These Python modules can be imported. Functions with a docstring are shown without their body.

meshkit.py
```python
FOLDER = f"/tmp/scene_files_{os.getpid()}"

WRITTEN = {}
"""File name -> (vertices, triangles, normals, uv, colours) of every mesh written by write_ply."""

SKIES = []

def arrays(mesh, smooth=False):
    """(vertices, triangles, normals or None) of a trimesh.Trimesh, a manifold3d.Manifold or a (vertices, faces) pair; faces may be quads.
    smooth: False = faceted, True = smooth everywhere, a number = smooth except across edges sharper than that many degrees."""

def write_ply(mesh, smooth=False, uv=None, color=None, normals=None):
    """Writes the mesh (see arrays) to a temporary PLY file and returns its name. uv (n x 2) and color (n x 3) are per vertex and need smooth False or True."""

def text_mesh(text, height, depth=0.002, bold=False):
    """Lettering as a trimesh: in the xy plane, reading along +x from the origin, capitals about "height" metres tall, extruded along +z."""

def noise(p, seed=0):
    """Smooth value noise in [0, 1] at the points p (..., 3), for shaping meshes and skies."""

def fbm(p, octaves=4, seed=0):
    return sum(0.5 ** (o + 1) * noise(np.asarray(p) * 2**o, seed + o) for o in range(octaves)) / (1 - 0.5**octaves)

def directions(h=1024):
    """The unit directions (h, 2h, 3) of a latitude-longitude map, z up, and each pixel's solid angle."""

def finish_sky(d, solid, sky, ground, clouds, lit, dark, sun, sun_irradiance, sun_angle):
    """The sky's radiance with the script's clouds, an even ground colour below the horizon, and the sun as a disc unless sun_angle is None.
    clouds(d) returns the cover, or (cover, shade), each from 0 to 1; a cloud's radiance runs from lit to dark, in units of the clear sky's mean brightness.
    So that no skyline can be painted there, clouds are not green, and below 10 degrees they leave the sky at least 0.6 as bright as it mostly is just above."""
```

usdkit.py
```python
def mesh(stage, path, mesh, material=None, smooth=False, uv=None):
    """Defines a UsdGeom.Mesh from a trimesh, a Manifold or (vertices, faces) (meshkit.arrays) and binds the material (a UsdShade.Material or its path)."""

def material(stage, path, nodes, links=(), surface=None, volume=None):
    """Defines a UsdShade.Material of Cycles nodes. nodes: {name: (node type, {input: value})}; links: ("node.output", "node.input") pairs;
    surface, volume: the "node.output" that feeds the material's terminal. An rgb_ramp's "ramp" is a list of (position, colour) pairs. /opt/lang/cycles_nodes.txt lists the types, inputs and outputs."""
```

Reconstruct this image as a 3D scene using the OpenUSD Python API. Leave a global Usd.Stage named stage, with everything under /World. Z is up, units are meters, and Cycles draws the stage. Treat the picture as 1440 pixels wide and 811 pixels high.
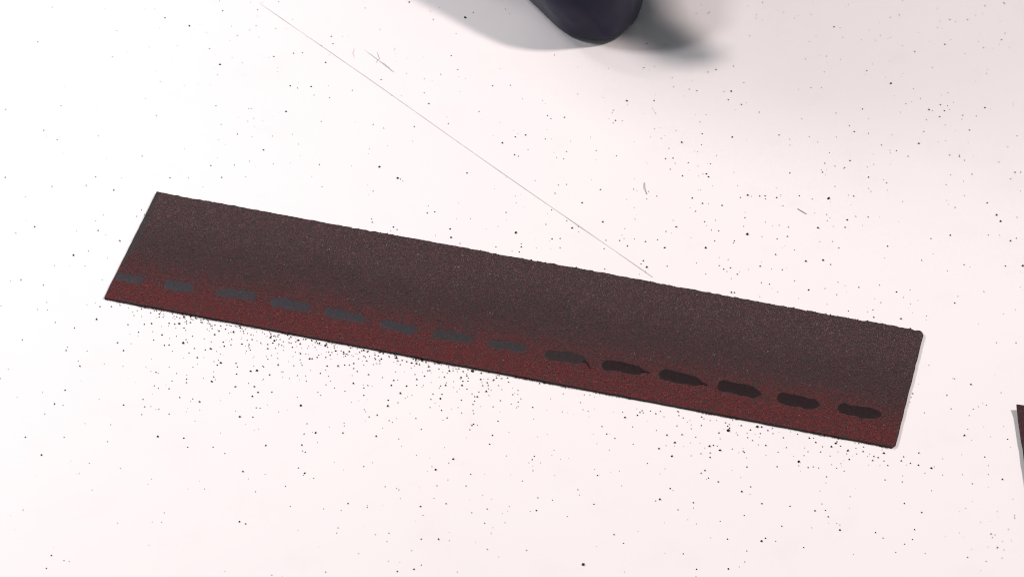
import math
import random
import numpy as np
import trimesh
import manifold3d as m3
import usdkit
import meshkit
from pxr import Usd, UsdGeom, UsdLux, UsdShade, Gf, Sdf, Vt

stage = Usd.Stage.CreateInMemory()
UsdGeom.SetStageUpAxis(stage, UsdGeom.Tokens.z)
UsdGeom.SetStageMetersPerUnit(stage, 1.0)
UsdGeom.Xform.Define(stage, "/World")

# ------------------------------------------------------------------ camera
pitch, roll = 45.4462, -1.0519
eye = (0.00179, -2.79964, 2.89242)
FOCAL_PX = 4563.32                     # focal length for a picture 1440 wide
cam = UsdGeom.Camera.Define(stage, "/World/camera")
cam.CreateHorizontalApertureAttr(36.0)
cam.CreateVerticalApertureAttr(36.0 * 576 / 1024)
cam.CreateFocalLengthAttr(36.0 * FOCAL_PX / 1440)
cam.CreateClippingRangeAttr(Gf.Vec2f(0.1, 100))
P_, R_ = math.radians(pitch), math.radians(roll)
fw = np.array([0, math.cos(P_), -math.sin(P_)])
rt = np.array([1.0, 0, 0])
up = np.cross(rt, fw)
r2 = rt * math.cos(R_) + up * math.sin(R_)
u2 = -rt * math.sin(R_) + up * math.cos(R_)
mt = Gf.Matrix4d(*map(float, [*r2, 0, *u2, 0, *(-fw), 0, *eye, 1]))
cam.AddTransformOp().Set(mt)
cam.CreateExposureAttr(0.03)

# ------------------------------------------------------------------ lamps of the studio (all far outside the picture)
def aimed(prim, pos, target):
    pos, target = np.array(pos, float), np.array(target, float)
    z = pos - target
    z /= np.linalg.norm(z)
    x = np.cross([0, 0, 1.0], z)
    x /= np.linalg.norm(x)
    y = np.cross(z, x)
    prim.AddTransformOp().Set(Gf.Matrix4d(*map(float, [*x, 0, *y, 0, *z, 0, *pos, 1])))

def lamp(name, pos, target, w, h, irradiance, color):
    """a rectangular studio lamp giving about this irradiance on a surface facing it at the target"""
    l = UsdLux.RectLight.Define(stage, "/World/" + name)
    d = float(np.linalg.norm(np.array(pos, float) - np.array(target, float)))
    l.CreateWidthAttr(w)
    l.CreateHeightAttr(h)
    l.CreateIntensityAttr(irradiance * d * d / (w * h))
    l.CreateColorAttr(Gf.Vec3f(*color))
    aimed(l, pos, target)
    return l

lamp("studio_lamp_key", (-1.90, 0.50, 2.05), (-0.35, 0.1, 0.0), 0.36, 0.36, 1.34, (0.955, 0.965, 1.0))
lamp("studio_lamp_fill", (3.7, 0.05, 4.9), (0.1, 0.1, 0.0), 0.55, 0.55, 2.25, (1.0, 0.895, 0.878))
lamp("studio_lamp_back", (-2.4, 2.4, 3.2), (0.2, 0.1, 0.0), 0.95, 0.95, 1.05, (1.0, 0.955, 0.96))
room = UsdLux.DomeLight.Define(stage, "/World/room_light")
room_mat = usdkit.material(stage, "/World/Looks/room_light", {"b": ("background_shader", {"color": (0.84, 0.94, 1.0), "strength": 0.185})}, [], surface="b.background")
UsdShade.MaterialBindingAPI.Apply(room.GetPrim()).Bind(room_mat)

# ------------------------------------------------------------------ helpers
taken = {}
def numbered(path):
    n = taken.get(path, 0)
    taken[path] = n + 1
    return path if n == 0 else f"{path}_{n:03d}"

def tag(p, label=None, cat=None, group=None, kind=None):
    p = p.GetPrim() if hasattr(p, "GetPrim") else p
    for k, v in (("label", label), ("category", cat), ("group", group), ("kind", kind)):
        if v:
            p.SetCustomDataByKey(k, v)
    return p

def obj(name, mesh, mat, parent="/World", smooth=False):
    return usdkit.mesh(stage, numbered(f"{parent}/{name}"), mesh, mat, smooth=smooth)

def thing(name, loc=(0, 0, 0), rz=0.0):
    x = UsdGeom.Xform.Define(stage, numbered("/World/" + name))
    x.AddTranslateOp().Set(Gf.Vec3d(*map(float, loc)))
    x.AddRotateZOp().Set(float(rz))
    return x

def mat(name, nodes, links, surface="p.BSDF"):
    return usdkit.material(stage, "/World/Looks/" + name, nodes, links, surface=surface)

def color_primvar(m, colors):
    UsdGeom.PrimvarsAPI(m).CreatePrimvar("grain_color", Sdf.ValueTypeNames.Color3fArray, "vertex").Set(Vt.Vec3fArray.FromNumpy(np.asarray(colors, np.float32)))

# ------------------------------------------------------------------ materials
board_mat = mat("white_board", {
    "g": ("geometry", {}),
    "n1": ("noise_texture", {"scale": 3.1, "detail": 4.0, "roughness": 0.55}),
    "r1": ("rgb_ramp", {"ramp": [(0.0, (0.815, 0.755, 0.748)), (0.42, (0.85, 0.795, 0.79)), (1.0, (0.865, 0.815, 0.81))]}),
    "n2": ("noise_texture", {"scale": 170.0, "detail": 3.0, "roughness": 0.6}),
    "b": ("bump", {"strength": 0.25, "distance": 0.0005}),
    "n3": ("noise_texture", {"scale": 12.0, "detail": 5.0, "roughness": 0.65}),
    "r3": ("rgb_ramp", {"ramp": [(0.0, (0.955, 0.948, 0.945)), (0.30, (0.98, 0.977, 0.976)), (0.45, (1, 1, 1)), (1.0, (1, 1, 1))]}),
    "mx": ("mix_color", {"blend_type": "multiply", "fac": 1.0}),
    "p": ("principled_bsdf", {"roughness": 0.55, "specular_ior_level": 0.3}),
}, [("g.position", "n1.vector"), ("g.position", "n2.vector"), ("g.position", "n3.vector"), ("n1.fac", "r1.fac"), ("n3.fac", "r3.fac"),
    ("r1.color", "mx.a"), ("r3.color", "mx.b"), ("mx.result", "p.base_color"), ("n2.fac", "b.height"), ("b.normal", "p.normal")])

mat_mat = mat("asphalt_mat", {
    "t": ("texture_coordinate", {}),
    "n": ("noise_texture", {"scale": 900.0, "detail": 2.0}),
    "r": ("rgb_ramp", {"ramp": [(0.3, (0.022, 0.016, 0.016)), (0.7, (0.044, 0.037, 0.037))]}),
    "b": ("bump", {"strength": 0.6, "distance": 0.0008}),
    "p": ("principled_bsdf", {"roughness": 0.75, "specular_ior_level": 0.3}),
}, [("t.object", "n.vector"), ("n.fac", "r.fac"), ("r.color", "p.base_color"), ("n.fac", "b.height"), ("b.normal", "p.normal")])

grain_mat = mat("mineral_granules", {
    "a": ("attribute", {"attribute": "grain_color"}),
    "p": ("principled_bsdf", {"roughness": 0.8, "specular_ior_level": 0.12}),
}, [("a.color", "p.base_color")])

def sealant(name, c0, c1):
    return mat(name, {
        "t": ("texture_coordinate", {}),
        "n": ("noise_texture", {"scale": 420.0, "detail": 3.0}),
        "r": ("rgb_ramp", {"ramp": [(0.3, c0), (0.7, c1)]}),
        "b": ("bump", {"strength": 0.4, "distance": 0.0006}),
        "p": ("principled_bsdf", {"roughness": 0.55, "specular_ior_level": 0.18}),
    }, [("t.object", "n.vector"), ("n.fac", "r.fac"), ("r.color", "p.base_color"), ("n.fac", "b.height"), ("b.normal", "p.normal")])
seal_mats = [sealant("sealant_fresh", (0.012, 0.006, 0.007), (0.021, 0.010, 0.011)),
             sealant("sealant_filmed", (0.020, 0.015, 0.016), (0.029, 0.022, 0.023)),
             sealant("sealant_dulled", (0.026, 0.024, 0.026), (0.037, 0.034, 0.037)),
             sealant("sealant_dusty", (0.026, 0.026, 0.030), (0.037, 0.036, 0.042))]

line_mat = mat("score_line", {
    "g": ("geometry", {}),
    "n": ("noise_texture", {"scale": 14.0, "detail": 3.0}),
    "r": ("rgb_ramp", {"ramp": [(0.3, (0.68, 0.63, 0.59)), (0.5, (0.54, 0.49, 0.45)), (0.72, (0.40, 0.36, 0.33))]}),
    "p": ("principled_bsdf", {"roughness": 0.8}),
}, [("g.position", "n.vector"), ("n.fac", "r.fac"), ("r.color", "p.base_color")])
scuff_mat = mat("grey_scuff", {"p": ("principled_bsdf", {"base_color": (0.45, 0.42, 0.41), "roughness": 0.8})}, [])
fibre_mat = mat("dark_fibre", {"p": ("principled_bsdf", {"base_color": (0.33, 0.31, 0.30), "roughness": 0.8})}, [])

trouser_mat = mat("navy_fabric", {
    "t": ("texture_coordinate", {}),
    "n": ("noise_texture", {"scale": 26.0, "detail": 4.0}),
    "r": ("rgb_ramp", {"ramp": [(0.3, (0.017, 0.016, 0.035)), (0.7, (0.024, 0.022, 0.046))]}),
    "w": ("noise_texture", {"scale": 900.0, "detail": 1.0}),
    "b": ("bump", {"strength": 0.3, "distance": 0.0006}),
    "p": ("principled_bsdf", {"roughness": 0.9, "specular_ior_level": 0.15, "sheen_weight": 0.12}),
}, [("t.object", "n.vector"), ("t.object", "w.vector"), ("n.fac", "r.fac"), ("r.color", "p.base_color"), ("w.fac", "b.height"), ("b.normal", "p.normal")])
shirt_mat = mat("grey_shirt_fabric", {"p": ("principled_bsdf", {"base_color": (0.10, 0.11, 0.13), "roughness": 0.9})}, [])
skin_mat = mat("skin", {"p": ("principled_bsdf", {"base_color": (0.45, 0.27, 0.20), "roughness": 0.55, "subsurface_weight": 0.0})}, [])
hair_mat = mat("brown_hair", {"p": ("principled_bsdf", {"base_color": (0.04, 0.025, 0.018), "roughness": 0.6})}, [])
shoe_mat = mat("black_leather", {"p": ("principled_bsdf", {"base_color": (0.02, 0.02, 0.02), "roughness": 0.5})}, [])

# ------------------------------------------------------------------ the board everything lies on
def sheet(nx, ny, x0, x1, y0, y1, thick):
    b = trimesh.creation.box(extents=(x1 - x0, y1 - y0, thick))
    b.apply_translation(((x0 + x1) / 2, (y0 + y1) / 2, -thick / 2))
    return b
board = thing("floor")
tag(board, "broad white painted board strewn with loose dark granules", "floor", kind="structure")
obj("board", sheet(1, 1, -2.4, 2.4, -1.6, 2.6, 0.03), board_mat, str(board.GetPath()))

def ribbon(points, widths, z):
    """a thin sheet that follows a line of ground points"""
    p = np.array(points, float)
    d = np.gradient(p, axis=0)
    d /= np.linalg.norm(d, axis=1, keepdims=True)
    n = np.stack([-d[:, 1], d[:, 0]], 1)
    w = np.asarray(widths, float)[:, None] / 2
    a, b = p + n * w, p - n * w
    k = len(p)
    v = np.vstack([np.c_[a, np.full(k, z)], np.c_[b, np.full(k, z)]])
    f = [(i, i + k, i + k + 1) for i in range(k - 1)] + [(i, i + k + 1, i + 1) for i in range(k - 1)]
    return trimesh.Trimesh(v, f, process=False)

rng = np.random.default_rng(7)
t = np.linspace(0, 1, 120)
P0, P1 = np.array([-0.3371, 0.6049]), np.array([0.1786, 0.0629])
line = P0 + (P1 - P0) * t[:, None]
line[:, 0] += 0.0012 * np.sin(t * 7.0) * t * (1 - t) * 4
lw = 0.0009 + 0.0008 * np.sin(t * 40) * (meshkit.noise(np.c_[t * 30, t * 0, t * 0], 4) - 0.3)
lw[:8] *= np.linspace(0.4, 1, 8)
tag(obj("scratch", ribbon(line, lw, 0.0004), line_mat, str(board.GetPath())), "long thin straight grey scratch running to the strip")
for pts, w, m in (
    ([(-0.190, 0.503), (-0.178, 0.489), (-0.170, 0.480)], 0.0008, line_mat),
    ([(-0.170, 0.481), (-0.161, 0.471), (-0.1515, 0.4585)], 0.0019, scuff_mat),
    ([(-0.174, 0.499), (-0.171, 0.487), (-0.176, 0.476)], 0.0008, line_mat),
    ([(-0.205, 0.508), (-0.207, 0.498), (-0.204, 0.488)], 0.0007, line_mat),
):
    q = np.array(pts)
    tt = np.linspace(0, 1, 9)
    q = np.stack([np.interp(tt, np.linspace(0, 1, len(q)), q[:, k]) for k in (0, 1)], 1) + rng.normal(0, 0.0004, (9, 2))
    obj("scuff", ribbon(q, w * (0.35 + 0.65 * np.sin(tt * math.pi)), 0.0005), m, str(board.GetPath()))

# ------------------------------------------------------------------ granules: many small faceted stones in one mesh
OCT_V = np.array([(1, 0, 0), (-1, 0, 0), (0, 1, 0), (0, -1, 0), (0, 0, 1), (0, 0, -1)], float)
OCT_F = np.array([(0, 2, 4), (2, 1, 4), (1, 3, 4), (3, 0, 4), (2, 0, 5), (1, 2, 5), (3, 1, 5), (0, 3, 5)])
CUBE_V = np.array([(x, y, z) for x in (-1, 1) for y in (-1, 1) for z in (-1, 1)], float) * 0.72
CUBE_F = np.array([(0, 1, 3), (0, 3, 2), (4, 6, 7), (4, 7, 5), (0, 4, 5), (0, 5, 1), (2, 3, 7), (2, 7, 6), (0, 2, 6), (0, 6, 4), (1, 5, 7), (1, 7, 3)])

def stones(centres, radii, seed, cube=False, flat=0.7):
    """one small crushed stone per centre, each turned and squeezed its own way"""
    g = np.random.default_rng(seed)
    n = len(centres)
    V, F = (CUBE_V, CUBE_F) if cube else (OCT_V, OCT_F)
    v = V[None] * (1 + g.uniform(-0.32, 0.32, (n, len(V), 1)))
    q = g.normal(size=(n, 4))
    q /= np.linalg.norm(q, axis=1, keepdims=True)
    w, x, y, z = q.T
    R = np.stack([np.stack([1 - 2 * (y * y + z * z), 2 * (x * y - z * w), 2 * (x * z + y * w)], -1),
                  np.stack([2 * (x * y + z * w), 1 - 2 * (x * x + z * z), 2 * (y * z - x * w)], -1),
                  np.stack([2 * (x * z - y * w), 2 * (y * z + x * w), 1 - 2 * (x * x + y * y)], -1)], 1)
    s = g.uniform(0.65, 1.3, (n, 1, 3))
    v = np.einsum("nij,nkj->nki", R, v * s)
    v[..., 2] *= flat
    v = v * np.asarray(radii)[:, None, None] + np.asarray(centres)[:, None, :]
    f = F[None] + (np.arange(n) * len(V))[:, None, None]
    return v.reshape(-1, 3), f.reshape(-1, 3), len(V)

# ------------------------------------------------------------------ the starter strip
L, W, T = 1.0, 0.1971, 0.0025
ANG = -15.8756
ca, sa = math.cos(math.radians(ANG)), math.sin(math.radians(ANG))
origin = (-0.5 * ca + W / 2 * sa, -0.5 * sa - W / 2 * ca, 0.0)   # its near left corner

def lift(u, v):
    """the strip does not lie dead flat"""
    return 0.0006 * (meshkit.noise(np.stack([u * 7, v * 9, u * 0 + 3.3], -1), 11)) + 0.0004

def edges(u, side, seed):
    """ragged cut of the long sides"""
    p = np.stack([u * 170, u * 0 + side * 9.7, u * 0], -1)
    return 0.0030 * (meshkit.fbm(p, 3, seed) - 0.5) + 0.0012 * (meshkit.noise(np.stack([u * 22, u * 0 + side, u * 0], -1), seed + 5) - 0.5)

def strip_mesh(L, W, T, seed, nu=700, nv=40, round_right=0.004, ragged=1.0):
    us, vs = np.linspace(0, 1, nu), np.linspace(0, 1, nv)
    U, Vv = np.meshgrid(us, vs, indexing="ij")
    lo = ragged * 0.35 * edges(us * L, 0, seed)[:, None]
    hi = W + ragged * edges(us * L, 1, seed)[:, None]
    y = lo + (hi - lo) * Vv
    x = U * L
    # softly rounded right-hand corners
    e = np.minimum(y - lo, hi - y)
    cut = np.where(e < round_right, round_right - np.sqrt(np.maximum(0, round_right ** 2 - (round_right - e) ** 2)), 0)
    x = np.minimum(x, L - cut * 0.9)
    x = x + 0.0007 * (meshkit.noise(np.stack([y * 120, y * 0, x * 3], -1), seed + 8) - 0.5) * ((U < 0.02) | (U > 0.98))
    zt = T + lift(x, y)
    zb = np.maximum(0.0002, lift(x, y) - 0.0004 + 0.0002)
    k = nu * nv
    idx = np.arange(k).reshape(nu, nv)
    a, b, c, d = idx[:-1, :-1].ravel(), idx[1:, :-1].ravel(), idx[1:, 1:].ravel(), idx[:-1, 1:].ravel()
    f = [np.c_[a, b, c], np.c_[a, c, d], np.c_[a, c, b] + k, np.c_[a, d, c] + k]
    ring = np.r_[idx[:, 0], idx[-1, 1:], idx[-2::-1, -1], idx[0, -2:0:-1]]
    r2_ = np.roll(ring, -1)
    f += [np.c_[ring, ring + k, r2_ + k], np.c_[ring, r2_ + k, r2_]]
    v = np.vstack([np.c_[x.ravel(), y.ravel(), zt.ravel()], np.c_[x.ravel(), y.ravel(), zb.ravel()]])
    return trimesh.Trimesh(v, np.vstack(f), process=False)

strip = thing("shingle_strip", origin, ANG)
tag(strip, "long dark brown and red granule roofing strip with a dashed black sealant line", "shingle")
SP = str(strip.GetPath())
obj("mat", strip_mesh(L, W, T, 21), mat_mat, SP)

# the sealant dashes, each poured its own way: (left, right, centre height, thickness, dusty, tail)
DASH = [(0.0015, 0.0385, 0.0412, 0.0150, 0.95, 0.2), (0.0650, 0.1060, 0.0425, 0.0172, 0.9, 0.5), (0.1330, 0.1845, 0.0462, 0.0172, 1, 0.2),
        (0.2032, 0.2560, 0.0464, 0.0178, 1, 0.1), (0.2742, 0.3285, 0.0452, 0.0178, 1, 0.2), (0.3467, 0.3965, 0.0430, 0.0178, 0.9, 0.2),
        (0.4150, 0.4660, 0.0450, 0.0182, 0.85, 0.1), (0.4857, 0.5360, 0.0455, 0.0155, 0.8, 0.6), (0.5574, 0.6105, 0.0448, 0.0185, 0.45, 0.6),
        (0.6292, 0.6825, 0.0448, 0.0182, 0.08, 0.7), (0.7004, 0.7560, 0.0452, 0.0192, 0.0, 0.7), (0.7729, 0.8290, 0.0455, 0.0198, 0.0, 0.6),
        (0.8470, 0.9005, 0.0447, 0.0190, 0.05, 0.4), (0.9216, 0.9755, 0.0464, 0.0182, 0.15, 0.35)]

def dash_outline(a, b, c, h, tail, seed, n=46):
    """half thickness of a dash along it: blunt left end, right end drawn out to a point as the nozzle left"""
    x = np.linspace(0, 1, n)
    len_ = b - a
    left = np.sqrt(np.clip(1 - np.clip(1 - x * len_ / (h * 0.42), 0, 1) ** 2.4, 0, 1))
    reach = h * (0.34 + 0.42 * tail)
    q = np.clip((1 - x) * len_ / reach, 0, 1)
    right = q ** (0.38 + 0.30 * tail)
    s = np.minimum(left, right)
    n1 = meshkit.noise(np.c_[x * 7, x * 0 + seed, x * 0], seed) - 0.5
    n2 = meshkit.noise(np.c_[x * 7, x * 0 + seed + 40, x * 0], seed) - 0.5
    drift = 0.0011 * np.sin(x * 3 + seed) - 0.0012 * tail * np.clip(x - 0.75, 0, 1) * 4
    top = s * h / 2 * (1 + 0.30 * n1) + drift
    bot = -s * h / 2 * (1 + 0.30 * n2) + drift
    return a + x * len_, c + bot, c + top

def dash_mesh(a, b, c, h, tail, seed):
    x, lo, hi = dash_outline(a, b, c, h, tail, seed)
    rows = np.array([0, 0.12, 0.35, 0.65, 0.88, 1.0])
    hgt = np.array([0.0, 0.75, 1.0, 1.0, 0.75, 0.0])
    X = np.repeat(x[:, None], len(rows), 1)
    Y = lo[:, None] + (hi - lo)[:, None] * rows
    thick = 0.0006 * np.clip((hi - lo) / 0.007, 0.3, 1)[:, None] * hgt
    Z = T + lift(X, Y) - 0.0001 + thick + 0.00025 * hgt * (meshkit.noise(np.stack([X * 260, Y * 260, X * 0], -1), seed) - 0.5)
    n, m = X.shape
    idx = np.arange(n * m).reshape(n, m)
    p, q, r, s = idx[:-1, :-1].ravel(), idx[1:, :-1].ravel(), idx[1:, 1:].ravel(), idx[:-1, 1:].ravel()
    return trimesh.Trimesh(np.c_[X.ravel(), Y.ravel(), Z.ravel()], np.vstack([np.c_[p, q, r], np.c_[p, r, s]]), process=False)

# thin tails of sealant where the nozzle left two of the dashes
def tail_mesh(pts, w, seed):
    q = np.array(pts, float)
    tt = np.linspace(0, 1, 12)
    q = np.stack([np.interp(tt, np.linspace(0, 1, len(q)), q[:, k]) for k in (0, 1)], 1)
    m = ribbon(q, w * (1 - 0.75 * tt), 0.0)
    vv = np.array(m.vertices)
    vv[:, 2] = T + lift(vv[:, 0], vv[:, 1]) + 0.0011
    return trimesh.Trimesh(vv, m.faces, process=False)
obj("sealant_tail", tail_mesh([(0.6065, 0.0440), (0.6125, 0.0405), (0.6165, 0.0345), (0.6195, 0.0330)], 0.0036, 1), seal_mats[0], SP)
obj("sealant_tail", tail_mesh([(0.6790, 0.0455), (0.6850, 0.0452), (0.6900, 0.0450)], 0.0040, 2), seal_mats[0], SP)
obj("sealant_tail", tail_mesh([(0.7530, 0.0440), (0.7590, 0.0425), (0.7625, 0.0415)], 0.0040, 3), seal_mats[0], SP)

for k, (a, b, c, h, dusty, tail) in enumerate(DASH):
    obj("sealant_dash", dash_mesh(a, b, c, h, tail, 60 + k), seal_mats[0 if dusty < 0.2 else 1 if dusty < 0.6 else 2 if dusty < 0.88 else 3], SP, smooth=True)

def granule_coat(n, L, W, T, seed, dashes, bare_left, edge_in=0.0017):
    g = np.random.default_rng(seed)
    u, v = g.uniform(0.0005, L - 0.0012, n), g.uniform(0.0004, W - edge_in, n)
    keep = np.ones(n, bool)
    # right corners are rounded
    e = np.minimum(v, W - v)
    keep &= ~((e < 0.004) & (u > L - 0.0015 - np.where(e < 0.004, 0.0038 - np.sqrt(np.maximum(0, 0.0038 ** 2 - (0.004 - e) ** 2)), 0)))
    # sealant covers the granules; a few cling to it
    for k, (a, b, c, h, dusty, tail) in enumerate(dashes):
        x, lo, hi = dash_outline(a, b, c, h, tail, 60 + k)
        m = (u > a) & (u < b)
        fuzz = 0.0022 * dusty
        inside = m & (v > np.interp(u, x, lo) + fuzz * g.normal(0, 0.7, n)) & (v < np.interp(u, x, hi) + fuzz * g.normal(0, 0.7, n))
        keep &= ~(inside & (g.uniform(size=n) > 0.012 + 0.16 * dusty))
    if bare_left:   # a bare edge where granules have rubbed off
        w = 0.0055 + 0.004 * meshkit.noise(np.c_[v * 40, v * 0, v * 0], 3)
        w = w * np.clip((v - 0.045) / 0.05, 0.25, 1)
        keep &= ~((u < w) & (g.uniform(size=n) < 0.88))
    u, v = u[keep], v[keep]
    n = len(u)
    r = 0.00071 * np.exp(g.normal(0, 0.22, n))
    # colour: red towards the near edge and between the dashes, dark brown further up
    big = meshkit.fbm(np.c_[u * 9, v * 22, u * 0], 3, seed) - 0.5
    mid = meshkit.fbm(np.c_[u * 55, v * 55, u * 0], 2, seed + 3) - 0.5
    edge = 0.066 + 0.030 * big + 0.018 * mid
    if not dashes:
        edge = edge * 0 + 0.5
    red = 1 / (1 + np.exp((v - edge) / 0.011))
    lowband = np.clip((0.040 - v) / 0.014, 0, 1)
    p_red = 0.05 + (0.66 + 0.29 * lowband) * red
    kind = g.uniform(size=n)
    pal_red = np.array([(0.200, 0.037, 0.039), (0.182, 0.034, 0.038), (0.210, 0.045, 0.041), (0.165, 0.033, 0.037)])
    pal_dark = np.array([(0.094, 0.055, 0.059), (0.082, 0.049, 0.052), (0.106, 0.063, 0.068), (0.072, 0.046, 0.050), (0.100, 0.060, 0.066)])
    pal_red, pal_dark = pal_red * np.array([0.97, 1.0, 0.99]), pal_dark * np.array([0.91, 0.91, 0.89])
    mixed = np.clip(np.where(kind < p_red, 0.62, 0.0) + 0.42 * p_red + g.normal(0, 0.10, n), 0, 1)[:, None]
    col = pal_red[g.integers(0, 4, n)] * mixed + pal_dark[g.integers(0, 5, n)] * (1 - mixed)
    far = np.clip((v - 0.105) / 0.06, 0, 1) + 0.5 * mid
    pale = g.uniform(size=n) < 0.012 + 0.11 * np.clip(far, 0, 1)
    col[pale] = np.array([(0.125, 0.088, 0.090), (0.150, 0.095, 0.088), (0.115, 0.092, 0.108)])[g.integers(0, 3, pale.sum())]
    spark = g.uniform(size=n) < 0.0022
    col[spark] = (0.26, 0.20, 0.17)
    col *= np.exp(g.normal(0, 0.12, n))[:, None]
    band = 1 / (1 + np.exp(-(v - 0.128 - 0.05 * mid - 0.02 * big) / 0.010))
    col *= (0.90 + 0.24 * band * (1 - red))[:, None]
    z = T + lift(u, v) + r * 0.22
    return np.c_[u, v, z], r, col

cen, rad, col = granule_coat(205000, L, W, T, 5, DASH, True)
v, f, k = stones(cen, rad, 9)
coat = obj("granule_coat", (v, f), grain_mat, SP)
color_primvar(coat, np.repeat(col, k, 0))
tag(coat, kind="stuff")

# crumbs hanging on the long cut edges
g = np.random.default_rng(31)
n = 1500
side = g.uniform(size=n) < 0.55
u = g.uniform(0.002, L - 0.008, n)
keep = meshkit.noise(np.c_[u * 60, side * 7.0, u * 0], 5) > 0.42
side, u = side[keep], u[keep]
n = len(u)
v_ = np.where(side, W + edges(u, 1, 21) + g.uniform(-0.0008, 0.0009, n), 0.35 * edges(u, 0, 21) - g.uniform(-0.0006, 0.0010, n))
cen = np.c_[u, v_, g.uniform(0.0006, T + 0.0004, n)]
v, f, k = stones(cen, 0.00085 * np.exp(g.normal(0, 0.3, n)), 32)
crumbs = obj("edge_crumbs", (v, f), grain_mat, SP)
color_primvar(crumbs, np.repeat(np.where(side[:, None], np.array([(0.030, 0.022, 0.022), (0.040, 0.026, 0.026), (0.02, 0.017, 0.018)])[g.integers(0, 3, n)], np.array([(0.085, 0.028, 0.028), (0.06, 0.024, 0.024), (0.04, 0.02, 0.02)])[g.integers(0, 3, n)]), k, 0))
tag(crumbs, kind="stuff")

# ------------------------------------------------------------------ the second piece at the right margin
L2, W2 = 0.62, 0.30
sh = thing("shingle", (0.6050, -0.1720, 0.0022), -90.6)
tag(sh, "dark red shingle only just showing at the right edge of the picture", "shingle")
S2 = str(sh.GetPath())
def second(L, W, T, nu=160, nv=60):
    us, vs = np.linspace(0, L, nu), np.linspace(0, W, nv)
    x, y = np.meshgrid(us, vs, indexing="ij")
    return x, y
def curl(x, y):
    """its corner is turned up a little"""
    return 0.0035 * np.clip(1 - x / 0.02, 0, 1) ** 1.6 * np.clip(1 - y / 0.03, 0, 1) ** 1.5 + 0.0016 * np.exp(-y / 0.05)
x, y = second(L2, W2, T)
y2 = y + 0.0008 * (meshkit.noise(np.stack([x * 90, y * 0, y * 0], -1), 2) - 0.5) * (y < 0.002)
idx = np.arange(x.size).reshape(x.shape)
a, b, c, d = idx[:-1, :-1].ravel(), idx[1:, :-1].ravel(), idx[1:, 1:].ravel(), idx[:-1, 1:].ravel()
kk = x.size
ring = np.r_[idx[:, 0], idx[-1, 1:], idx[-2::-1, -1], idx[0, -2:0:-1]]
r3 = np.roll(ring, -1)
F = np.vstack([np.c_[a, b, c], np.c_[a, c, d], np.c_[a, c, b] + kk, np.c_[a, d, c] + kk, np.c_[ring, ring + kk, r3 + kk], np.c_[ring, r3 + kk, r3]])
zt, zb = T + curl(x, y), curl(x, y)
obj("mat", trimesh.Trimesh(np.vstack([np.c_[x.ravel(), y2.ravel(), zt.ravel()], np.c_[x.ravel(), y2.ravel(), zb.ravel()]]), F, process=False), mat_mat, S2)
g = np.random.default_rng(77)
n = 26000
u, v_ = g.uniform(0.0006, 0.30, n), g.uniform(0.0005, 0.10, n)
r = 0.00062 * np.exp(g.normal(0, 0.2, n))
vv, ff, k = stones(np.c_[u, v_, T + curl(u, v_) + r * 0.22], r, 78)
c2 = obj("granule_coat", (vv, ff), grain_mat, S2)
color_primvar(c2, np.repeat(np.array([(0.13, 0.027, 0.034), (0.105, 0.025, 0.032), (0.145, 0.034, 0.038), (0.075, 0.030, 0.036)])[g.integers(0, 4, n)], k, 0))
tag(c2, kind="stuff")

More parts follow.
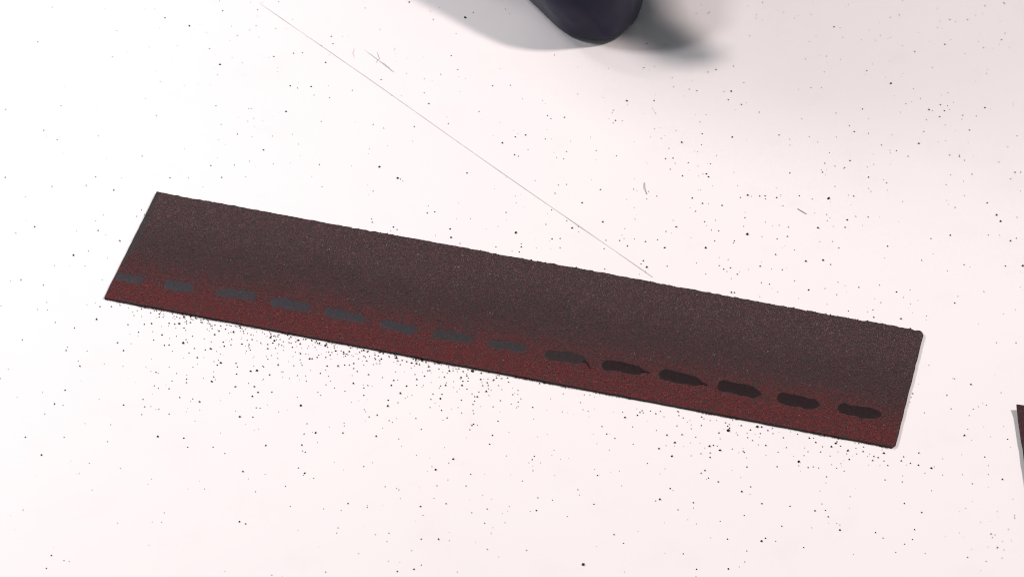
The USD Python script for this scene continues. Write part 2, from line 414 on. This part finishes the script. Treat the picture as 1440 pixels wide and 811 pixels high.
# ------------------------------------------------------------------ loose granules on the board (millimetres east, north, size class)
SPECKS = (
    "-550 599 1, -494 597 1, -480 597 1, -465 578 2, -529 553 2, -595 561 1, -635 533 2, -587 506 1, -482 518 1, -387 590 2, -339 591 2, -311 607 2, -290 "
    "569 1, -373 558 1, -423 554 1, -407 546 1, -340 558 1, -348 549 1, -365 538 1, -335 534 1, -298 551 1, -385 480 3, -392 473 1, -369 494 1, -313 494 2, "
    "-287 500 2, -275 501 2, -355 483 1, -307 471 1, -307 463 1, -289 434 2, -261 432 3, -243 480 3, -237 533 2, -234 518 2, -236 409 2, -238 434 1, -257 "
    "415 1, -293 383 3, -339 390 2, -343 391 1, -246 363 2, -378 361 1, -355 341 2, -283 339 2, -320 310 3, -246 280 2, -591 441 1, -592 403 2, -665 398 2, "
    "-592 337 2, -606 344 1, -538 343 1, -478 302 2, -424 315 1, -653 267 2, -536 265 2, -591 248 2, -547 249 1, -510 239 2, -439 260 2, -387 282 1, -241 "
    "238 1, -132 601 3, -99 564 2, -171 546 2, 0 583 2, -74 489 2, -88 452 2, -168 443 2, -206 423 2, -110 415 2, -104 394 2, -19 427 2, 5 427 2, 20 400 1, "
    "47 396 1, -37 377 2, -34 361 1, 53 366 2, 57 360 2, 75 362 2, -80 367 1, -78 354 1, 23 329 3, 49 321 2, -7 315 2, 8 292 2, 13 289 2, 26 302 1, 63 285 "
    "2, 76 296 1, -177 355 1, -163 348 2, -123 350 2, -125 321 2, -158 313 1, -168 274 3, -204 276 1, -144 252 3, -140 250 2, -137 246 1, -175 228 2, -54 "
    "259 2, 34 243 1, 75 234 2, 64 233 1, 190 506 2, 184 457 2, 198 460 1, 137 458 1, 159 392 3, 195 392 3, 128 400 1, 196 367 2, 138 370 1, 221 333 2, 227 "
    "310 3, 206 323 1, 201 318 1, 210 299 1, 205 279 2, 214 280 2, 210 259 2, 181 271 1, 217 270 1, 115 297 1, 225 246 3, 161 223 2, 222 418 1, 268 584 1, "
    "445 533 2, 654 571 2, 681 575 1, 603 544 2, 590 541 1, 627 543 2, 585 528 2, 591 493 2, 549 480 3, 668 501 2, 677 485 1, 304 457 2, 280 451 3, 269 446 "
    "1, 448 467 1, 481 443 2, 424 442 1, 569 448 1, 242 413 2, 252 410 2, 288 407 2, 298 407 3, 316 424 1, 310 381 2, 332 365 2, 511 417 3, 547 386 2, 556 "
    "364 2, 572 373 2, 585 397 2, 583 364 1, 599 352 2, 617 350 2, 630 366 2, 637 363 1, 668 374 1, 668 368 1, 527 376 1, 469 368 2, 433 361 2, 387 350 1, "
    "294 318 2, 355 320 2, 368 312 2, 368 301 1, 394 316 1, 405 305 1, 430 314 1, 449 336 2, 454 324 2, 472 320 2, 475 349 1, 545 322 2, 536 299 3, 503 317 "
    "1, 605 323 2, 506 286 2, 520 275 2, 571 304 1, 586 273 3, 574 276 2, 592 266 2, 604 274 1, 253 305 2, 247 292 1, 271 284 1, 234 271 2, 259 269 1, 246 "
    "264 1, 418 285 2, 444 269 3, 411 265 2, 423 259 2, 436 256 2, 405 253 1, 406 248 2, 474 261 2, 364 248 2, 292 251 1, 252 249 2, 256 249 2, 259 243 3, "
    "246 245 1, 465 237 2, 484 232 1, 487 226 2, 463 216 2, 586 226 2, 599 239 2, 571 239 1, 563 221 1, 655 241 2, 636 261 1, 666 310 1, 651 290 1, 295 226 "
    "1, 345 220 1, 244 219 1, -544 -112 2, -555 -134 2, -601 -122 1, -565 -150 2, -448 -129 2, -445 -141 3, -437 -121 1, -428 -145 2, -431 -146 1, -448 "
    "-154 2, -415 -154 2, -404 -127 2, -388 -130 2, -390 -134 1, -379 -135 3, -378 -148 1, -393 -145 1, -394 -150 1, -484 -169 2, -486 -197 2, -426 -190 3, "
    "-395 -193 2, -539 -188 1, -563 -216 2, -344 -219 2, -329 -160 3, -313 -161 2, -305 -147 2, -309 -121 2, -314 -111 3, -322 -173 1, -311 -183 1, -296 "
    "-208 3, -248 -174 2, -237 -188 3, -251 -190 2, -253 -208 2, -248 -219 2, -234 -204 1, -248 -253 3, -256 -244 2, -321 -248 2, -305 -280 2, -270 -273 2, "
    "-263 -304 2, -295 -253 1, -366 -274 1, -429 -257 1, -433 -265 2, -566 -250 1, -516 -247 1, -467 -239 1, -577 -302 2, -411 -310 1, -424 -324 1, -322 "
    "-326 2, -206 -338 2, -538 -372 2, -523 -380 1, -542 -392 3, -335 -400 1, -281 -408 2, -269 -411 2, -219 -405 2, -236 -123 2, -343 -121 1, -430 -111 2, "
    "-436 -107 2, -176 -113 2, -180 -129 2, -195 -140 1, -151 -138 2, -139 -142 2, -110 -117 1, -87 -137 3, -99 -138 2, -81 -115 3, -87 -116 2, -61 -116 3, "
    "-55 -122 2, -100 -151 2, -94 -144 1, -88 -149 1, -66 -152 1, -62 -161 2, -47 -162 2, -43 -135 3, -41 -127 2, -32 -126 3, -36 -117 2, -29 -120 1, -17 "
    "-117 2, -26 -125 1, -15 -142 2, -24 -152 2, -2 -148 2, 7 -126 2, 7 -132 2, 10 -140 2, 7 -145 2, 5 -154 1, 24 -154 2, -46 -142 2, -203 -178 2, -204 "
    "-190 3, -173 -164 2, -149 -171 2, -145 -174 2, -157 -183 1, -164 -196 2, -137 -201 1, -124 -160 1, -110 -186 2, -47 -180 3, -49 -182 2, -52 -188 2, 41 "
    "-198 1, 107 -187 2, 135 -173 3, 150 -170 2, 153 -165 2, 157 -166 1, 166 -163 2, 172 -168 3, 182 -173 1, 82 -147 1, 91 -162 1, 87 -135 2, 184 -203 3, "
    "193 -215 3, 197 -188 2, 202 -202 3, 174 -224 2, 182 -219 1, 188 -236 3, 179 -256 1, 184 -287 2, 187 -290 1, 173 -264 1, 166 -306 2, 171 -304 3, 192 "
    "-320 2, 99 -265 2, 75 -286 2, 125 -258 1, 93 -309 2, 26 -317 2, 48 -264 1, 56 -238 1, 22 -238 2, 18 -243 1, 23 -255 2, -8 -231 1, -72 -235 3, -77 -241 "
    "2, -93 -251 3, -116 -227 1, -178 -244 2, -168 -238 1, -78 -267 1, -51 -259 2, -57 -277 3, -80 -304 2, -32 -314 2, -35 -335 2, -11 -335 1, -14 -321 1, "
    "-50 -319 1, -195 -301 2, -173 -308 1, -134 -295 1, -152 -276 1, -147 -348 2, -89 -358 3, -32 -375 2, -120 -375 1, -117 -403 3, -136 -406 2, -147 -390 "
    "1, -181 -378 1, 78 -401 3, 115 -356 2, 126 -370 1, 194 -387 1, -67 -408 1, 214 -187 1, 227 -175 2, 226 -188 2, 209 -183 1, 234 -222 3, 239 -221 2, 243 "
    "-222 2, 246 -229 3, 234 -232 2, 234 -239 2, 223 -233 2, 223 -216 1, 218 -207 1, 211 -236 1, 226 -260 3, 222 -264 2, 230 -272 2, 241 -278 2, 257 -197 "
    "1, 274 -190 2, 267 -201 1, 280 -209 2, 261 -227 1, 273 -230 2, 268 -233 1, 277 -241 1, 292 -221 1, 301 -222 2, 300 -238 1, 292 -192 3, 323 -210 2, 325 "
    "-226 2, 315 -233 1, 312 -256 2, 338 -249 3, 345 -239 2, 349 -258 2, 355 -257 2, 361 -259 2, 339 -263 1, 365 -234 2, 354 -212 3, 361 -219 2, 368 -226 "
    "1, 376 -241 2, 384 -221 3, 390 -225 2, 398 -233 3, 396 -238 1, 386 -234 1, 408 -229 1, 416 -235 2, 426 -249 3, 433 -245 2, 440 -238 3, 439 -250 2, 443 "
    "-257 1, 434 -257 1, 438 -280 2, 460 -251 3, 463 -244 2, 465 -257 1, 470 -255 3, 479 -258 2, 482 -239 2, 494 -263 3, 498 -261 1, 486 -270 1, 506 -274 "
    "2, 530 -274 2, 459 -274 1, 458 -283 2, 491 -298 1, 576 -282 3, 559 -247 2, 532 -242 1, 539 -212 3, 544 -202 1, 563 -199 1, 590 -219 2, 587 -199 1, 570 "
    "-215 1, 547 -220 1, 562 -260 1, 540 -288 1, 591 -232 1, 554 -170 2, 561 -166 1, 567 -161 1, 571 -164 1, 556 -130 2, 525 -146 2, 528 -169 1, 495 -174 "
    "2, 484 -143 2, 479 -157 1, 548 -180 1, 279 -287 2, 268 -294 3, 290 -313 2, 277 -298 1, 268 -331 2, 323 -318 2, 210 -310 2, 210 -318 1, 394 -305 2, 360 "
    "-295 1, 366 -335 2, 378 -356 2, 419 -361 3, 427 -369 2, 457 -317 2, 476 -331 2, 465 -357 2, 461 -372 2, 451 -379 2, 553 -366 2, 574 -359 1, 584 -339 "
    "1, 311 -348 2, 240 -339 1, 247 -366 2, 227 -364 1, 212 -342 1, 286 -370 3, 291 -366 2, 302 -371 1, 334 -381 2, 440 -391 1, 209 -411 2, 245 -411 3, 561 "
    "-402 1, 388 -253 1, 382 -260 1, 369 -273 1, 268 -272 1, 276 -255 1, -486 -33 2, -469 -35 1, -461 -16 2, -455 -3 2, -459 11 1, -471 19 1, -465 21 2, "
    "-448 17 2, -441 20 2, -437 15 3, -432 14 2, -432 9 1, -424 -2 2, -425 -6 1, -432 -22 2, -443 -15 1, -428 -39 3, -422 -39 2, -417 -50 1, -405 -36 3, "
    "-402 -30 2, -390 -45 2, -396 -53 2, -386 -61 3, -378 -61 1, -397 -103 2, -415 -99 2, -435 -85 2, -448 -75 1, -442 -62 1, -406 9 3, -411 -3 3, -415 9 "
    "2, -411 7 2, -420 8 1, -403 1 2, -406 -10 1, -403 -14 2, -398 -1 2, -390 5 2, -385 3 2, -398 8 2, -376 2 3, -374 -4 2, -367 -6 2, -370 -12 2, -374 -16 "
    "1, -366 -23 3, -361 -17 2, -363 1 2, -356 -2 3, -360 -8 2, -352 -7 2, -347 -19 2, -343 -19 3, -354 -43 2, -346 -41 2, -359 -44 1, -358 -56 1, -363 -51 "
    "1, -360 -66 1, -338 -72 2, -336 -9 3, -329 -9 3, -333 -28 1, -331 -21 2, -326 -21 1, -322 -24 2, -317 -14 3, -314 -14 3, -308 -20 2, -309 -38 2, -314 "
    "-34 1, -320 -33 1, -323 -40 2, -321 -50 2, -316 -61 1, -300 -48 2, -301 -61 2, -295 -60 2, -297 -29 3, -294 -27 2, -295 -20 2, -290 -33 2, -285 -33 2, "
    "-287 -25 2, -281 -37 2, -283 -43 2, -272 -30 2, -264 -35 3, -270 -47 2, -266 -55 1, -261 -56 1, -253 -58 2, -251 -49 2, -249 -30 3, -245 -43 1, -242 "
    "-47 2, -242 -39 1, -229 -45 3, -226 -48 2, -228 -41 2, -221 -57 2, -214 -60 1, -248 -67 3, -257 -77 2, -237 -61 2, -222 -68 1, -267 -78 2, -287 -65 2, "
    "-288 -56 1, -319 -86 3, -312 -85 3, -296 -92 2, -280 -88 1, -280 -96 1, -262 -94 2, -252 -95 1, -336 -90 2, -365 -85 2, -366 -102 3, -321 -106 2, -304 "
    "-100 1, -624 230 1, -607 174 2, -630 163 2, -525 165 2, -553 121 3, -496 146 3, -472 201 2, -537 101 1, -575 103 1, -628 77 2, -615 79 2, -534 128 1, "
    "-509 115 1, -468 193 2, -513 77 1, -579 38 1, -577 25 2, -590 26 1, -566 3 2, -515 7 3, -541 -7 2, -519 36 1, -512 29 2, -529 33 1, -529 -72 3, -532 "
    "-63 1, -547 -39 1, -548 -45 2, -625 -90 1, -105 186 3, -95 188 2, -104 199 1, -176 177 2, -175 171 2, -148 161 3, -143 157 2, -151 155 1, -76 156 2, "
    "-74 141 3, -94 145 1, -63 130 2, -4 184 2, 8 214 1, 59 218 3, 54 187 2, 49 181 1, 73 167 2, 80 154 3, 88 156 2, 8 147 3, 15 121 3, 12 112 2, 3 114 1, "
    "-18 122 1, 54 135 2, 64 135 2, 64 118 2, 94 200 2, 88 147 1, 107 243 1, 118 223 2, 165 219 1, 151 204 1, 160 189 1, 119 164 2, 147 151 1, 209 164 1, "
    "212 152 2, 199 144 2, 206 141 1, 143 139 1, 145 133 1, 139 129 2, 158 132 1, 172 127 2, 187 130 2, 196 115 3, 149 119 2, 122 130 2, 249 161 2, 251 154 "
    "1, 263 163 2, 257 145 1, 266 144 2, 260 125 2, 248 113 3, 285 125 2, 283 121 2, 298 151 2, 302 136 3, 235 204 3, 248 194 3, 273 190 3, 307 208 3, 312 "
    "206 1, 322 206 2, 329 206 2, 329 200 2, 297 204 2, 238 179 1, 263 226 1, 301 167 2, 326 158 2, 344 202 2, 351 187 2, 349 207 1, 355 148 2, 343 152 1, "
    "352 131 2, 339 127 2, 320 132 2, 335 99 3, 314 79 3, 317 87 1, 328 74 1, 342 72 2, 356 52 2, 314 50 1, 324 47 1, 333 33 1, 310 26 1, 263 81 2, 268 75 "
    "2, 277 77 2, 272 71 2, 285 65 2, 288 70 1, 277 58 1, 245 67 1, 235 87 1, 264 96 1, 275 92 1, 198 82 2, 168 92 3, 165 87 2, 172 81 3, 170 73 2, 230 132 "
    "1, 275 34 3, 279 33 2, 299 74 1, 119 79 2, 373 205 2, 389 199 2, 410 199 3, 412 193 1, 443 203 3, 466 211 1, 487 212 1, 505 191 1, 458 164 2, 449 149 "
    "1, 442 165 2, 431 159 3, 427 146 3, 412 148 2, 405 170 2, 409 164 1, 390 173 1, 393 121 1, 409 121 2, 416 109 2, 360 107 1, 372 86 3, 394 87 3, 403 80 "
    "2, 372 36 3, 393 38 2, 406 27 2, 435 39 2, 410 48 1, 418 42 1, 358 21 1, 418 -2 2, 442 -4 1, 449 -14 2, 460 11 2, 481 29 2, 498 33 1, 489 20 1, 496 8 "
    "1, 482 -17 3, 514 -13 1, 513 -19 1, 551 8 3, 557 20 1, 590 27 2, 570 75 2, 622 71 2, 644 71 3, 625 -5 1, 609 -12 1, 518 84 2, 534 96 1, 534 123 2, 559 "
    "128 2, 478 110 2, 496 155 1, 570 178 2, 585 200 1, 561 192 1, 612 186 2, 622 163 3, 625 151 3, 647 158 2, 642 120 2, 634 116 3, 657 207 1, 621 126 1, "
    "607 127 1, 461 42 1, 393 10 1, -208 -45 3, -206 -64 2, -205 -78 2, -199 -78 2, -194 -76 3, -198 -50 2, -190 -51 2, -187 -57 2, -188 -68 2, -184 -55 2, "
    "-178 -72 2, -181 -64 2, -176 -56 2, -169 -54 2, -168 -67 2, -164 -64 2, -160 -69 2, -162 -72 2, -158 -60 3, -150 -66 2, -143 -64 3, -140 -73 3, -134 "
    "-72 2, -123 -77 3, -117 -78 3, -113 -78 2, -115 -73 1, -94 -78 2, -89 -88 2, -175 -95 2, -193 -109 3, -180 -117 2, -203 -122 2, -158 -100 2, -107 -99 "
    "3, -116 -104 3, -89 -101 1, -71 -109 1, -62 -103 3, -54 -109 2, -60 -93 2, -49 -130 2, -30 -112 3, -37 -111 2, -22 -107 2, -38 -96 3, -17 -99 2, -4 "
    "-112 3, -13 -124 2, -86 -156 2, -48 -157 2 "
)
sp = np.array([list(map(int, s.split())) for s in SPECKS.split(",") if s.strip()], float)
def on_board(x, y):
    """outside the strip (local coordinates of the strip)"""
    dx, dy = x - origin[0], y - origin[1]
    u, v = dx * ca + dy * sa, -dx * sa + dy * ca
    return u, v, (u < -0.001) | (u > L + 0.001) | (v < -0.0015) | (v > W + 0.0015)
g = np.random.default_rng(55)
px, py = sp[:, 0] / 1000 + g.uniform(-0.0004, 0.0004, len(sp)), sp[:, 1] / 1000 + g.uniform(-0.0004, 0.0004, len(sp))
pr = np.array([0, 0.00050, 0.00074, 0.00108])[sp[:, 2].astype(int)] * np.exp(g.normal(0, 0.12, len(sp)))
# the finest dust grains, lying everywhere and thickest below the strip's near edge
n = 5200
qx, qy = g.uniform(-0.75, 0.75, n), g.uniform(-0.5, 0.72, n)
dens = np.clip(meshkit.fbm(np.c_[qx * 9, qy * 9, qx * 0], 3, 6) * 2.2 - 0.75, 0.05, 1) * (0.4 + 0.6 * np.clip((qx + 0.7) / 0.9, 0, 1))
ok = g.uniform(size=n) < 0.55 * dens
qx, qy = qx[ok], qy[ok]
n2 = 2400
uu = g.uniform(0.01, 0.99, n2)
amount = np.interp(uu, [0, 0.05, 0.12, 0.22, 0.35, 0.45, 0.52, 0.60, 0.66, 0.75, 0.85, 0.95, 1.0], [0.1, 0.4, 0.9, 1.0, 1.0, 0.7, 0.35, 0.08, 0.08, 0.3, 0.3, 0.4, 0.2])
dd = np.where(g.uniform(size=n2) < 0.5, g.exponential(0.012, n2), g.exponential(0.055, n2)) + 0.001
ok = g.uniform(size=n2) < 0.36 * amount
uu, dd = uu[ok], dd[ok]
ex, ey = origin[0] + uu * ca + dd * sa, origin[1] + uu * sa - dd * ca
fx, fy = np.r_[qx, ex], np.r_[qy, ey]
fr = np.r_[0.00043 * np.exp(g.normal(0, 0.30, len(qx))), 0.00060 * np.exp(g.normal(0, 0.33, len(ex)))]
ax, ay, ar = np.r_[px, fx], np.r_[py, fy], np.r_[pr, fr]
_, _, ok = on_board(ax, ay)
ax, ay, ar = ax[ok], ay[ok], ar[ok]
v, f, k = stones(np.c_[ax, ay, ar * 0.62], ar, 57, cube=True, flat=0.8)
loose = obj("loose_granules", (v, f), grain_mat)
color_primvar(loose, np.repeat(np.array([(0.030, 0.027, 0.028), (0.020, 0.018, 0.020), (0.040, 0.034, 0.035), (0.030, 0.022, 0.022)])[g.integers(0, 4, len(ax))], k, 0))
tag(loose, "loose dark mineral granules scattered over the white board", "granules", kind="stuff")

# two fibres
def fibre(pts, rad, name, label):
    q = np.array(pts, float)
    tt = np.linspace(0, 1, 14)
    q = np.stack([np.interp(tt, np.linspace(0, 1, len(q)), q[:, k]) for k in range(3)], 1)
    circle = np.array([(math.cos(a), math.sin(a)) for a in np.linspace(0, 2 * math.pi, 7)[:-1]]) * rad
    from shapely.geometry import Polygon
    m = trimesh.creation.sweep_polygon(Polygon(circle), q)
    tag(obj(name, m, fibre_mat), label, "fibre")
fibre([(0.1750, 0.2345, 0.0008), (0.1745, 0.2255, 0.0016), (0.1775, 0.2130, 0.0006)], 0.0004, "fibre", "short curved dark hair-like fibre on the board above the strip's middle")
fibre([(0.3690, 0.1812, 0.0006), (0.3745, 0.1758, 0.0008), (0.3795, 0.1712, 0.0006)], 0.0005, "fibre", "short straight grey fibre on the board above the strip's right half")

# ------------------------------------------------------------------ the person kneeling at the far side (only a knee is in the picture)
def ball(p, r):
    return m3.Manifold.sphere(r, 20).translate(tuple(map(float, p)))
def chain(*joints):
    out = m3.Manifold()
    for (p, r), (q, s) in zip(joints, joints[1:]):
        out += m3.Manifold.batch_hull([ball(p, r), ball(q, s)])
    return out
def soften(man, length, rounds, wrinkle=0.0, seed=0, scale=30):
    mm = man.refine_to_length(length).to_mesh()
    tm = trimesh.Trimesh(mm.vert_properties[:, :3], mm.tri_verts, process=True)
    trimesh.smoothing.filter_taubin(tm, iterations=rounds)
    if wrinkle:
        p = tm.vertices
        tm.vertices = p + tm.vertex_normals * (wrinkle * (meshkit.fbm(p * np.array([1.0, 0.7, 1.0]) * scale, 3, seed) - 0.5))[:, None]
    return tm

R_knee = ((0.108, 0.562, 0.086), 0.074)
R_knee_b = ((0.108, 0.606, 0.050), 0.048)
# where the cloth of the knee is pressed flat against the board
PRESSED = [(0.024, 0.638), (0.0495, 0.6014), (0.0719, 0.5709), (0.0915, 0.5375), (0.1070, 0.5300), (0.1227, 0.5283), (0.1341, 0.5256), (0.1502, 0.5388), (0.1591, 0.5577), (0.1645, 0.5782), (0.1669, 0.6036)]
R_hip = ((-0.16, 0.88, 0.27), 0.105)
R_ankle = ((-0.12, 0.90, 0.055), 0.048)
L_hip = ((0.03, 0.97, 0.27), 0.105)
L_knee = ((0.40, 0.78, 0.41), 0.072)
L_ankle = ((0.42, 0.88, 0.10), 0.052)
PELV = ((-0.07, 0.945, 0.28), 0.125)
person = thing("person")
tag(person, "person kneeling at the far side of the board with one navy trouser knee in view", "person")
PP = str(person.GetPath())
trousers = chain(R_knee, ((-0.02, 0.74, 0.19), 0.086), R_hip, PELV, L_hip, ((0.20, 0.89, 0.375), 0.085), L_knee, ((0.385, 0.84, 0.27), 0.062), L_ankle)
trousers += chain(R_knee_b, ((0.02, 0.70, 0.060), 0.054), R_ankle) + m3.Manifold.batch_hull([ball(*R_knee)] + [ball((px_, py_, 0.024), 0.0245) for px_, py_ in PRESSED])
tm = soften(trousers, 0.012, 14, 0.007, 3, 16)
tm.vertices[:, 2] = np.maximum(tm.vertices[:, 2], 0.0008)
obj("trousers", tm, trouser_mat, PP, smooth=True)

CHEST = ((0.00, 0.87, 0.62), 0.125)
NECK = ((0.02, 0.84, 0.77), 0.055)
RSH, LSH = ((-0.15, 0.80, 0.70), 0.066), ((0.15, 0.93, 0.70), 0.066)
REL, LEL = ((-0.20, 0.74, 0.44), 0.047), ((0.37, 0.79, 0.52), 0.050)
RWR, LWR = ((-0.04, 0.70, 0.305), 0.030), ((0.462, 0.545, 0.40), 0.040)
HEAD = (0.035, 0.81, 0.925)
shirt = chain(PELV, ((-0.04, 0.91, 0.44), 0.125), CHEST, NECK) + m3.Manifold.batch_hull([ball(*CHEST), ball(*RSH), ball(*LSH)])
shirt += chain(RSH, REL, ((-0.065, 0.708, 0.325), 0.038)) + chain(LSH, LEL, ((0.452, 0.590, 0.417), 0.049))
obj("shirt", soften(shirt, 0.018, 12, 0.008, 8, 14), shirt_mat, PP, smooth=True)

def hand(wrist, fwd, side, upv):
    w, fwd, side, upv = (np.array(q, float) for q in (wrist, fwd, side, upv))
    palm = m3.Manifold.batch_hull([ball(w, 0.024), ball(w + fwd * 0.075 + side * 0.030, 0.013), ball(w + fwd * 0.08 - side * 0.028, 0.013)])
    for k, (off, ln) in enumerate(((0.030, 0.066), (0.011, 0.076), (-0.009, 0.070), (-0.028, 0.054))):
        b0 = w + fwd * 0.078 + side * off
        b1 = b0 + (fwd * 0.9 - upv * 0.25) * ln * 0.5
        b2 = b1 + (fwd * 0.65 - upv * 0.75) * ln * 0.5
        palm += chain((b0, 0.0095), (b1, 0.0088), (b2, 0.0075))
    t0 = w + fwd * 0.02 + side * 0.028
    t1 = t0 + (fwd * 0.55 + side * 0.75) * 0.04
    return palm + chain((t0, 0.013), (t1, 0.0105), (t1 + (fwd * 0.85 - upv * 0.3) * 0.03, 0.009))
body = m3.Manifold.batch_hull([ball(np.array(HEAD) + (0, 0.012, 0.035), 0.082), ball(np.array(HEAD) + (0, -0.022, -0.02), 0.066), ball(np.array(HEAD) + (0.004, -0.045, -0.085), 0.030)])
h = np.array(HEAD)
body += chain((h + (0, -0.08, 0.01), 0.009), (h + (0, -0.104, -0.030), 0.013), (h + (0, -0.085, -0.038), 0.014))
for s in (-1, 1):
    body += m3.Manifold.batch_hull([ball(h + (s * 0.080, 0.012, 0.012), 0.014), ball(h + (s * 0.076, 0.004, -0.028), 0.010)])
    body += chain((h + (s * 0.012, -0.086, 0.022), 0.010), (h + (s * 0.045, -0.078, 0.022), 0.009))
body += chain((h + (-0.022, -0.084, -0.066), 0.0085), (h + (0, -0.090, -0.066), 0.010), (h + (0.022, -0.084, -0.066), 0.0085))
body += chain((h + (0, 0.01, -0.05), 0.058), NECK, ((0.0, 0.86, 0.67), 0.075))
hand_r = chain(((-0.08, 0.71, 0.34), 0.028), RWR) + hand(RWR[0], np.array((0.50, -0.76, -0.38)), (0.80, 0.55, 0.0), (0.1, -0.25, 0.95))
hand_l = chain(((0.446, 0.615, 0.426), 0.032), LWR) + hand(LWR[0], np.array((0.15, -0.87, -0.45)), (-0.98, -0.17, 0.0), (0, -0.4, 0.9))
obj("hand", soften(hand_r, 0.005, 5), skin_mat, PP, smooth=True)
obj("hand", soften(hand_l, 0.005, 5), skin_mat, PP, smooth=True)
obj("head", soften(body, 0.007, 6), skin_mat, PP, smooth=True)
hair = ball(h + (0, 0.020, 0.045), 0.090) - m3.Manifold.cube((0.4, 0.4, 0.4), True).translate(tuple(h + (0, -0.235, -0.155)))
hair -= m3.Manifold.cube((0.4, 0.4, 0.2), True).translate(tuple(h + (0, 0, -0.135)))
obj("hair", soften(hair, 0.010, 4, 0.008, 4, 60), hair_mat, PP, smooth=True)
for e, toe in ((R_ankle[0], np.array((0.03, 0.17, -0.02))), (L_ankle[0], np.array((0.02, -0.155, -0.055)))):
    e = np.array(e)
    low = m3.Manifold.batch_hull([ball(e + (0, 0.0 if toe[1] > 0 else 0.045, -0.004 if toe[1] > 0 else -0.055), 0.044), ball(e + toe * 0.8, 0.042), ball(e + toe, 0.036)])
    sm = soften(low, 0.012, 5)
    sm.vertices[:, 2] = np.maximum(sm.vertices[:, 2], 0.0006)
    obj("shoe", sm, shoe_mat, PP, smooth=True)
